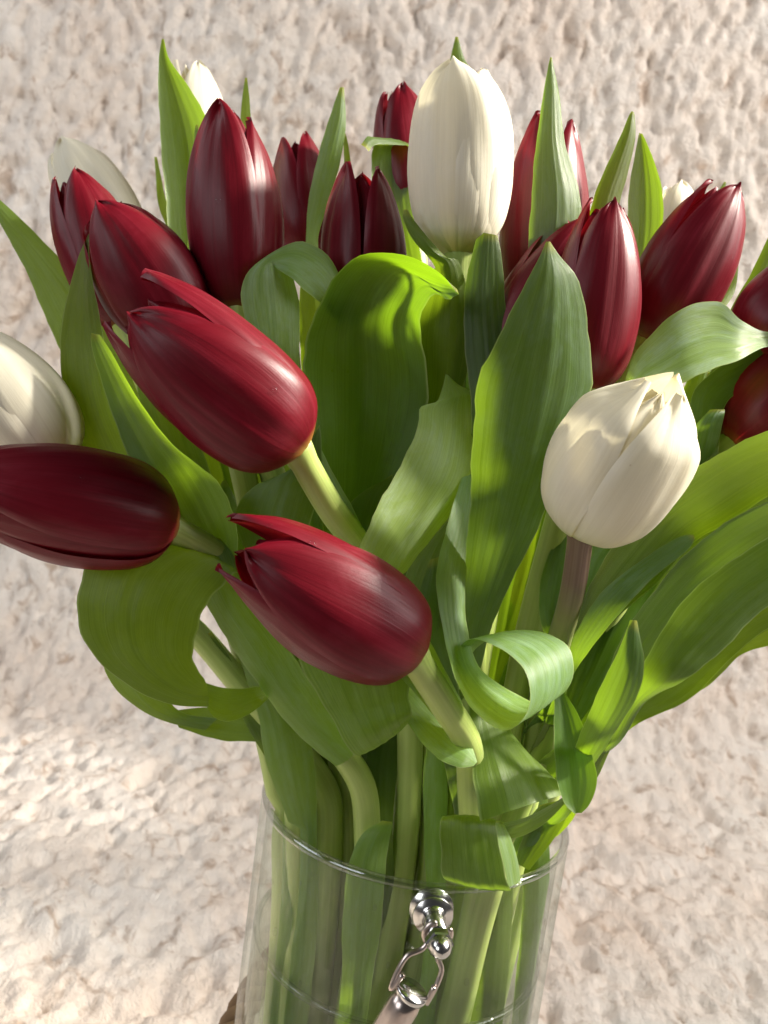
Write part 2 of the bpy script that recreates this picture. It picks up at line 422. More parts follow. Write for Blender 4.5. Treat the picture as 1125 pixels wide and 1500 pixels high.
men = [((wr - 0.0005) * math.cos(a), (wr - 0.0005) * math.sin(a), WATER_Z + 0.0006) for a in np.linspace(0, 2 * math.pi, 97)]
v, f, _ = tube(men, 0.0011, 8, cap=False)
mesh_obj('meniscus', v, f, m_glass('water_edge', (0.90, 0.92, 0.88), (0.70, 0.74, 0.66), 2.0, ior=1.33), w_o)

def hit_vase(px, py, r=VASE_R):
    d = ray(px, py); a = d.x**2 + d.y**2; b = 2 * (CAM.x * d.x + CAM.y * d.y); c = CAM.x**2 + CAM.y**2 - r * r
    k = (-b - math.sqrt(b * b - 4 * a * c)) / (2 * a); return CAM + d * k
HB = hit_vase(634, 1340); HN = Vector((HB.x, HB.y, 0)).normalized()
def frame_z(n):
    n = Vector(n).normalized(); a = n.cross(Vector((0, 0, 1))); a = a.normalized() if a.length > 1e-4 else Vector((1, 0, 0))
    return Matrix((a, n.cross(a), n)).transposed()
def place_lathe(name, profile, origin, axis, material, parent, seg=32, smooth=True):
    v, f = lathe(profile, seg); M3 = frame_z(axis)
    return mesh_obj(name, [origin + M3 @ Vector(q) for q in v], f, material, parent, smooth=smooth)
for sgn in (1, -1):
    o = Vector((HB.x * sgn, HB.y * sgn, HB.z)); n = HN * sgn
    b = place_lathe('bolt', [(0.0001, 0.0002), (0.0054, 0.0002), (0.0057, 0.0005), (0.0055, 0.0009), (0.0038, 0.0012), (0.0031, 0.0020), (0.0029, 0.0030), (0.0028, 0.0100), (0.0001, 0.0100)], o, n, M_STEEL, vase)
    place_lathe('inner_washer', [(0.0001, -0.0026), (0.0062, -0.0026), (0.0062, -0.0036), (0.0001, -0.0036)], o, n, M_STEEL, b)
    place_lathe('hex_nut', [(0.0001, 0.0108), (0.0034, 0.0108), (0.0038, 0.0113), (0.0038, 0.0132), (0.0034, 0.0137), (0.0001, 0.0137)], o, n, M_STEEL, b, seg=6, smooth=False)
    place_lathe('cap_nut', [(0.0030 * math.cos(a) + 0.0001, 0.0138 + 0.0040 * math.sin(a)) for a in np.linspace(0, math.pi / 2, 10)], o, n, M_STEEL, b, seg=24)
# handle: hangs from both bolts round the left side of the vase
TH0 = 5.0
side = Vector((-HN.y, HN.x, 0)); side = -side if side.x > 0 else side
HC = Vector((0, 0, HB.z))
Z_TAB = [(0, -0.002), (5, -0.0155), (18, -0.052), (36, -0.082), (65, -0.104), (90, -0.107)]
def arc_pt(th):
    q = math.degrees(th); a = min(q, 180 - q)
    z = float(np.interp(a, [x for x, _ in Z_TAB], [y for _, y in Z_TAB]))
    r = 0.0622 - 0.006 * math.sin(th) ** 2
    return HC + (HN * math.cos(th) + side * math.sin(th)) * r + Vector((0, 0, z))
handle = bpy.data.objects.new('handle', None); COL.objects.link(handle); handle.parent = vase
for sgn in (1, -1):
    def A(th): return arc_pt(th if sgn > 0 else math.pi - th)
    c0 = HC + HN * sgn * 0.0615 ; c0 = Vector((HB.x * sgn, HB.y * sgn, HB.z)) + HN * sgn * 0.0090
    T0, T1 = A(math.radians(TH0)), A(math.radians(TH0 + 15))
    ax = (A(math.radians(TH0 + 2)) - A(math.radians(12))).normalized()
    wv = ax.cross(HN).normalized(); wv = wv if wv.dot(UP) > 0 or True else -wv
    # loop round the bolt, then two legs that open and clip to the ferrule
    nn = HN * sgn
    r1 = 0.0036; inpl = (ax - nn * ax.dot(nn)).normalized(); perp = nn.cross(inpl)
    loop = []
    for a in np.linspace(math.radians(-140), math.radians(140), 19):
        loop.append(c0 + r1 * (-inpl * math.cos(a) + perp * math.sin(a)))
    q0, q1 = loop[0], loop[-1]
    axv = (T0 - c0).normalized(); pl = (perp - axv * perp.dot(axv)).normalized()
    def leg(s): return [c0 + axv * 0.0046 + pl * s * 0.0020, c0 + axv * 0.0082 + pl * s * 0.0052, T0 + pl * s * 0.0053 - ax * 0.001, T0 + pl * s * 0.0046 + ax * 0.0045]
    path = list(reversed(leg(-1))) + loop + leg(1)
    path = catmull([tuple(p) for p in path], 90)
    v, f, u = tube(path, 0.00075, 10); mesh_obj('wire_clip', v, f, M_WIRE, handle, uvs=u)
    fp = [tuple(A(math.radians(a))) for a in np.linspace(TH0, TH0 + 16, 14)]
    v, f, u = tube(fp, [0.0036] + [0.0043] * 12 + [0.0043], 24); mesh_obj('ferrule', v, f, M_WIRE, handle, uvs=u)
    place_lathe('ferrule_cap', [(0.0001, 0.0012), (0.0034, 0.0009), (0.0045, 0.0002), (0.0046, -0.0008), (0.0044, -0.0014), (0.0001, -0.0014)], T0 - ax * 0.0002, -ax, M_STEEL, handle)
for k in range(3):
    pts = []
    for q in np.linspace(0, 1, 120):
        th = math.radians(TH0 + 14 + q * (152 - 2 * TH0)); c = arc_pt(th); tn = (arc_pt(th + 0.01) - arc_pt(th - 0.01)).normalized()
        a = tn.cross(Vector((0, 0, 1))).normalized(); b = tn.cross(a); ph = q * 60 + k * 2 * math.pi / 3
        pts.append(tuple(c + (a * math.cos(ph) + b * math.sin(ph)) * 0.0030))
    v, f, u = tube(pts, 0.0030, 8); mesh_obj('rope_strand', v, f, M_ROPE, handle, uvs=u)

# ------------------------------------------------------------------ tulips
S_F = keys([(0, .12), (.05, .50), (.13, .80), (.26, .97), (.40, 1.0), (.58, .94), (.76, .76), (.90, .55), (1, .40)])
S_W = keys([(0, 1.0), (.25, 1.0), (.5, .98), (.68, .92), (.82, .80), (.90, .65), (.955, .45), (.985, .24), (1, 0.06)])

S_FB = keys([(0, .11), (.045, .40), (.12, .68), (.25, .90), (.44, 1.0), (.62, .98), (.80, .86), (.92, .66), (1, .42)])
S_WB = keys([(0, 1.0), (.3, 1.0), (.6, .98), (.8, .89), (.9, .72), (.96, .50), (1, .16)])

def clamp_in(p, rmax=0.0435):
    p = np.array(p, float); r = math.hypot(p[0], p[1])
    if p[2] < RIM_H + 0.004 and r > rmax: p[0] *= rmax / r; p[1] *= rmax / r
    return p

RN = random.Random(11)
TUL = {}

def flower(key, base, tip, R, phi0, material, petals=None, blunt=0.0):
    """six overlapping petals around the axis base -> tip"""
    root = TUL[key]['root']; org = root.location
    ez = (tip - base); L = ez.length; ez.normalize()
    tc = (CAM - (base + tip) / 2); ef = (tc - ez * tc.dot(ez)).normalized(); er = ez.cross(ef)
    spec = []
    for k in range(6):
        d = dict(phi=phi0 + k * 60, layer=1 - k % 2, half=66 if k % 2 == 0 else 60, len=1.0 + RN.uniform(-.035, .02), tip=1.0, tip_from=.45, bow=0.0, flare=-0.07, lift=0.0)
        if k % 2: d['len'] -= 0.05; d['tip'] = 0.85
        d['phi'] += RN.uniform(-6, 6)
        if petals and k in petals: d.update(petals[k])
        spec.append(d)
    for k, d in enumerate(spec):
        NU, NV = 30, 18
        V, U = [], []
        rn = random.Random(hash((key, k)) % 1000 if False else sum(map(ord, key)) * 7 + k)
        p1, p2, p3 = rn.uniform(0, 6), rn.uniform(0, 6), rn.uniform(0, 6)
        for i in range(NU + 1):
            u = i / NU; u = u + 0.06 * math.sin(2 * math.pi * u) * -1.0 * 0.6
            z = L * d['len'] * u
            sm = min(max((u - d['tip_from']) / (1 - d['tip_from']), 0), 1); sm = sm * sm * (3 - 2 * sm)
            r = R * (S_F(u) * (1 - blunt) + S_FB(u) * blunt) * (1 + (d['tip'] - 1) * sm) * (0.90 + 0.10 * d['layer'])
            r += R * d['bow'] * math.sin(math.pi * min(u * 1.1, 1)) + R * d['lift'] * u * u
            bw = max(0.0, blunt * 2 - 1) if blunt < 0.75 else blunt
            a = math.radians(d['half']) * (S_W(u) * (1 - bw) + S_WB(u) * bw)
            for j in range(NV + 1):
                w = -1 + 2 * j / NV
                th = math.radians(d['phi']) + a * w + 0.05 * math.sin(3 * u + p1)
                rr = r * (1 - 0.075 * (1 - w * w) * min(1.0, u * 4) + d['flare'] * 1.2 * abs(w) ** 7 * (0.4 + u) - 0.035 * math.exp(-(w / 0.10) ** 2) * math.sin(math.pi * u))
                rr += R * 0.016 * math.sin(7 * u + p2 + 2.5 * w) + R * 0.009 * math.sin(15 * w * (0.5 + u) + p3)
                if u > 0.8: rr += R * 0.05 * ((u - 0.8) / 0.2) ** 2 * math.sin(6 * w + p1)
                pos = base + ez * (z + 0.01 * L * math.sin(4 * w + p2) * u) + (ef * math.cos(th) + er * math.sin(th)) * rr
                V.append(pos); U.append((j / NV, u))
        ob = mesh_obj('petal', V, grid_faces(NU + 1, NV + 1), material, root, org, U)
    return base, ez

def tulip(key, label, color, base, tip, R, phi0, way=None, group=None, petals=None, stem_r=0.0036, rim=None, stem_mat=None, blunt=0.45):
    b = P(*base); tp = P(*tip)
    ez = (tp - b).normalized()
    pts = [b + ez * 0.003, b - ez * 0.012]
    if way:
        pts = [b + ez * 0.004] + [P(*w) for w in way]
    last = pts[-1]
    if last.z > RIM_H - 0.005:
        hx, hy = last.x, last.y; h = math.hypot(hx, hy)
        if rim is None:
            k = min(0.034, 0.010 + h * 0.30) / max(h, 1e-5); rp = Vector((hx * k, hy * k, RIM_H))
        else: rp = P(*rim)
        mid = last.lerp(rp, 0.5); mid.x *= 0.94; mid.y *= 0.94
        if (last - rp).length > 0.05: pts.append(mid)
        pts.append(rp); last = rp
    tail = Vector((last.x * 0.62 + RN.uniform(-.006, .006), last.y * 0.62 + RN.uniform(-.006, .006), VB + 0.0125))
    pts.append(last.lerp(tail, 0.5)); pts.append(tail)
    path = catmull([tuple(p) for p in pts], 70)
    path = np.array([clamp_in(p) for p in path])
    root = empty('tulip', Vector(path[-1]), label, 'tulip', group)
    TUL[key] = dict(root=root, path=path)
    n = len(path)
    rad = [stem_r * (1.0 + 0.25 * i / n) for i in range(n)]
    rad[0] = stem_r * 1.25; rad[1] = stem_r * 1.15
    v, f, u = tube(path, rad, 14)
    mesh_obj('stem', v, f, stem_mat or M_STEM, root, root.location, u)
    flower(key, b, tp, R / 100, phi0, M_RED if color == 'r' else (M_WHITE_S if key == 'W2' else M_WHITE), petals, blunt)

LEAVES = []
def leaf(owner, d, bulge, st, tint=(1, 1, 1), vfold=0.3, vase_in=False, attach=True, ripple=0.016, nu=48, nv=22, tip=True):
    root = TUL[owner]['root']; org = root.location
    Ls, Rs = [], []
    for s in st:
        dl = s[4] if len(s) > 4 else d; dr = s[5] if len(s) > 5 else dl
        Ls.append(P(s[0], s[1], dl)); Rs.append(P(s[2], s[3], dr))
    if vase_in and st[0][1] < 1600:
        x0, y0, x1, y1 = st[0][:4]; d0 = st[0][4] if len(st[0]) > 4 else d
        Ls.insert(0, P(x0 - 14 - (1650 - y0) * .06, 1650, d0 + 2.2)); Rs.insert(0, P(x1 - 14 - (1650 - y0) * .06, 1650, d0 + 2.2))
    if attach:
        path = TUL[owner]['path']; c = (Ls[0] + Rs[0]) / 2
        # the leaf sheathes its stem a little below the first visible station
        best = min(path[4:], key=lambda p: abs(p[2] - (c.z - 0.028)) + 0.15 * np.linalg.norm(p - np.array(c)))
        sp = Vector(best); sd = (Rs[0] - Ls[0]).normalized()
        Ls.insert(0, sp - sd * 0.0045); Rs.insert(0, sp + sd * 0.0045)
    arr = np.array([list(a) + list(b) for a, b in zip(Ls, Rs)])
    C = catmull(arr, nu)
    Lp, Rp = C[:, :3], C[:, 3:]
    mid = (Lp + Rp) / 2; T = np.gradient(mid, axis=0); T /= np.maximum(np.linalg.norm(T, axis=1), 1e-9)[:, None]
    Wd = Rp - Lp; Nn = np.cross(Wd, T)
    ln = np.linalg.norm(Nn, axis=1); 
    prev = None
    for i in range(len(Nn)):
        if ln[i] < 1e-7 and prev is not None: Nn[i] = prev
        else: Nn[i] /= max(ln[i], 1e-9)
        if prev is not None and np.dot(Nn[i], prev) < 0: Nn[i] = -Nn[i]
        prev = Nn[i]
    for _ in range(3):
        Nn[1:-1] = (Nn[:-2] + 2 * Nn[1:-1] + Nn[2:]); Nn /= np.maximum(np.linalg.norm(Nn, axis=1), 1e-9)[:, None]
    view = np.array(CAM) - mid; view /= np.linalg.norm(view, axis=1)[:, None]
    fac = np.sum(Nn * view, axis=1) * np.linalg.norm(Wd, axis=1); k = np.argmax(np.abs(fac))
    if fac[k] < 0: Nn = -Nn
    rn = random.Random(len(LEAVES) * 13 + 5); p1, p2 = rn.uniform(0, 6), rn.uniform(0, 6)
    V, U = [], []; length = 0
    for i in range(nu + 1):
        if i: length += np.linalg.norm(mid[i] - mid[i - 1])
        w = np.linalg.norm(Wd[i]); q = i / nu
        bl = bulge(q) if callable(bulge) else bulge
        for j in range(nv + 1):
            x = j / nv; s = 2 * x - 1
            arc = 1 - s * s; vee = 1 - math.sqrt(s * s + 0.012) ; pr = arc * (1 - vfold) + vee * vfold
            off = bl * w * pr + w * ripple * math.sin(9 * length / 0.03 * 0.5 + p1 + s * 2) * abs(s) ** 2 + w * 0.0055 * math.sin(17 * s + p2 + length * 25) * (1 - s * s) + w * 0.003 * math.sin(41 * s + p1 + length * 14)
            jit = 0.010 * math.sin(length * 310 + p1 * 3) + 0.007 * math.sin(length * 830 + p2 * 5 + (2.0 if s > 0 else 0))
            p = Lp[i] + Wd[i] * (x + s * abs(s) ** 3 * jit) + Nn[i] * off
            if vase_in: p = clamp_in(p, 0.0465)
            V.append(p); U.append((x, length * 10))
    ob = mesh_obj('leaf', V, grid_faces(nu + 1, nv + 1), M_LEAF, root, org, U)
    if tip:
        at = ob.data.attributes.new('along', 'FLOAT', 'POINT')
        at.data.foreach_set('value', np.repeat(np.linspace(0, 1, nu + 1), nv + 1).astype(np.float32))
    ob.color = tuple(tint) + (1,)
    LEAVES.append(ob); return ob

RED_G, WHITE_G = 'red tulips in the vase', 'cream white tulips in the vase'
def T(key, label, color, *a, **k): tulip(key, label, color, *a, group=RED_G if color == 'r' else WHITE_G, **k)

T('R3', 'tall upright red tulip with tight pointed petals in front of a cream bud', 'r', (352, 458, 26.3), (337, 166, 26.0), 1.44, 62, petals={0: dict(phi=64, half=52, layer=.9, len=.96), 4: dict(phi=-32, half=62, len=1.03, layer=1.1), 5: dict(phi=15, half=45, len=.98, layer=-.2)}, rim=(508, 1200, 28.6))
T('R2', 'red tulip tilted beside the tall upright red tulip, above the large nodding one', 'r', (278, 500, 26.0), (146, 305, 25.2), 1.50, 0, rim=(436, 1200, 27.8))
T('R1', 'dull red tulip overlapping a cream tulip at the outer edge of the bouquet', 'r', (185, 480, 29.0), (104, 256, 29.0), 1.35, 20, rim=(412, 1190, 28.6))
T('R4', 'large nodding red tulip with one petal lifting away from its bud', 'r', (446, 660, 22.6), (196, 456, 21.4), 1.70, -12, petals={0: dict(phi=-6, layer=1.25, half=60, tip=1.05, len=1.0), 1: dict(phi=84, layer=0.85, half=52, lift=0.10, len=1.07, tip=1.05), 2: dict(phi=44, layer=-.6, half=45, len=.97, tip=1.0), 3: dict(phi=175, half=75, layer=.8, tip=.9), 4: dict(tip=.9, phi=-50, layer=-.6, half=45, len=.97), 5: dict(phi=-84, layer=0.6, half=56, len=1.06, tip=1.0)},
  way=[(485, 745, 23.6), (525, 800, 24.6), (565, 890, 26.2), (596, 1010, 27.4), (600, 1100, 27.7), (590, 1260, 28.2)])
T('R5', 'red tulip drooping sideways beside a cream tulip, its petals tightly closed', 'r', (262, 772, 24.0), (-68, 706, 21.6), 1.58, 10, petals={0: dict(phi=26, layer=1.25, half=58), 5: dict(phi=-60, layer=0.4, half=56, len=1.02, tip=1), 1: dict(phi=100, layer=.6, tip=1)},
  way=[(320, 815, 24.6), (370, 880, 25.4), (430, 990, 26.2), (490, 1085, 26.6), (530, 1150, 27.0), (538, 1220, 27.4), (535, 1300, 28.0)])
T('R6', 'drooping red tulip with its mouth slightly open, hanging over the vase rim', 'r', (618, 960, 21.6), (328, 800, 20.2), 1.55, -12, petals={0: dict(phi=16, layer=1.25, half=64, len=0.93, tip=0.98), 1: dict(phi=98, layer=1.0, half=58, len=1.04, tip=1.05), 2: dict(phi=60, layer=-.5, half=45, len=.89, tip=.95), 3: dict(phi=180, layer=.8, half=70, tip=.9), 4: dict(phi=-30, layer=-.6, half=50, len=.87, tip=.95), 5: dict(phi=-76, layer=0.6, half=58, len=.98, tip=.82)},
  way=[(650, 1030, 22.6), (683, 1085, 23.8), (690, 1150, 25.2), (686, 1250, 27.0)], stem_r=0.0036)
T('R7', 'small red tulip at the back, next to a narrow upright leaf', 'r', (452, 380, 33.0), (432, 202, 33.5), 1.20, 60, rim=(560, 1190, 30.5))
T('R8', 'red tulip with three pointed petals behind the big arching leaves', 'r', (533, 490, 27.5), (532, 246, 27.0), 1.34, 55, petals={0: dict(half=58), 4: dict(half=58)}, rim=(636, 1200, 28.2))
T('R9', 'red tulip half hidden behind the upright cream tulip and a curled leaf tip', 'r', (605, 330, 32.0), (583, 128, 32.5), 1.25, 20, rim=(620, 1185, 30.5))
T('R10', 'red tulip behind a tall pointed leaf, right beside the upright cream tulip', 'r', (785, 458, 28.0), (812, 174, 27.8), 1.40, 60, rim=(664, 1200, 28.4))
T('R11', 'crumpled red tulip with ragged petal tips behind a broad pointed leaf', 'r', (855, 580, 24.4), (892, 292, 24.4), 1.22, 20, rim=(722, 1205, 27.6))
T('R11b', 'red tulip nearly hidden by the broad pointed leaf', 'r', (722, 575, 26.2), (850, 325, 26.0), 1.25, 0, rim=(700, 1195, 29.4))
T('R12', 'leaning red tulip with frayed tips above a bent pale leaf', 'r', (945, 508, 26.2), (1066, 276, 26.0), 1.36, 20, rim=(764, 1200, 28.4))
T('R13', 'rounded red tulip bud rising right behind the bent pale leaf', 'r', (1098, 525, 25.0), (1225, 375, 25.0), 1.40, 0, rim=(792, 1195, 29.6))
T('R14', 'dark red tulip below the bent pale leaf, facing away from the round cream tulip', 'r', (1066, 655, 25.2), (1240, 510, 25.2), 1.68, 0, rim=(745, 1215, 27.4))
T('W1', 'upright cream white tulip rising above the red ones', 'w', (672, 378, 26.0), (677, 97, 25.6), 1.54, -24, blunt=0.75, petals={0: dict(half=64, layer=1.15, tip=1.15), 1: dict(layer=0.95, phi=52, half=60, len=0.95, tip=1.15), 5: dict(phi=-85, layer=.9)}, rim=(612, 1195, 29.4))
T('W2', 'round cream white tulip with brown specks on a purplish stem', 'w', (842, 782, 22.6), (988, 545, 20.4), 1.68, 56, blunt=0.9, petals={0: dict(half=58, phi=57, layer=1.1, len=.94, tip=.62, tip_from=.72), 4: dict(half=58, phi=-61, len=.91, tip=.68, tip_from=.72, layer=1.15), 5: dict(phi=0, len=.90, half=46, layer=.5, tip=.5, tip_from=.72), 1: dict(tip=.45, len=.85, tip_from=.72), 2: dict(tip=.68, len=.97, tip_from=.72), 3: dict(tip=.3, len=.86, tip_from=.72)},
  way=[(838, 870, 23.6), (820, 935, 25.0), (792, 1050, 26.6), (752, 1200, 28.2)], stem_mat=M_STEM_P, stem_r=0.0031)
T('W3', 'cream white tulip just above the sideways drooping red tulip', 'w', (92, 690, 25.5), (-52, 500, 24.8), 1.55, 48, blunt=0.6,
  way=[(190, 840, 27.0), (290, 930, 28.0), (350, 1000, 28.0), (430, 1090, 27.8), (478, 1160, 27.8), (482, 1240, 28.2)])
T('W4', 'cream white tulip bud behind a dull red tulip', 'w', (195, 390, 33.0), (96, 216, 33.5), 1.42, 10, blunt=0.6, rim=(450, 1180, 30.4))
T('W5', 'cream white tulip bud mostly behind a tall folded leaf', 'w', (302, 330, 33.0), (278, 92, 33.5), 1.35, 40, rim=(500, 1180, 31.4))
T('W6', 'small cream white tulip top behind the leaning red tulip', 'w', (985, 400, 33.0), (992, 275, 33.5), 1.05, 20, rim=(745, 1180, 31.4))

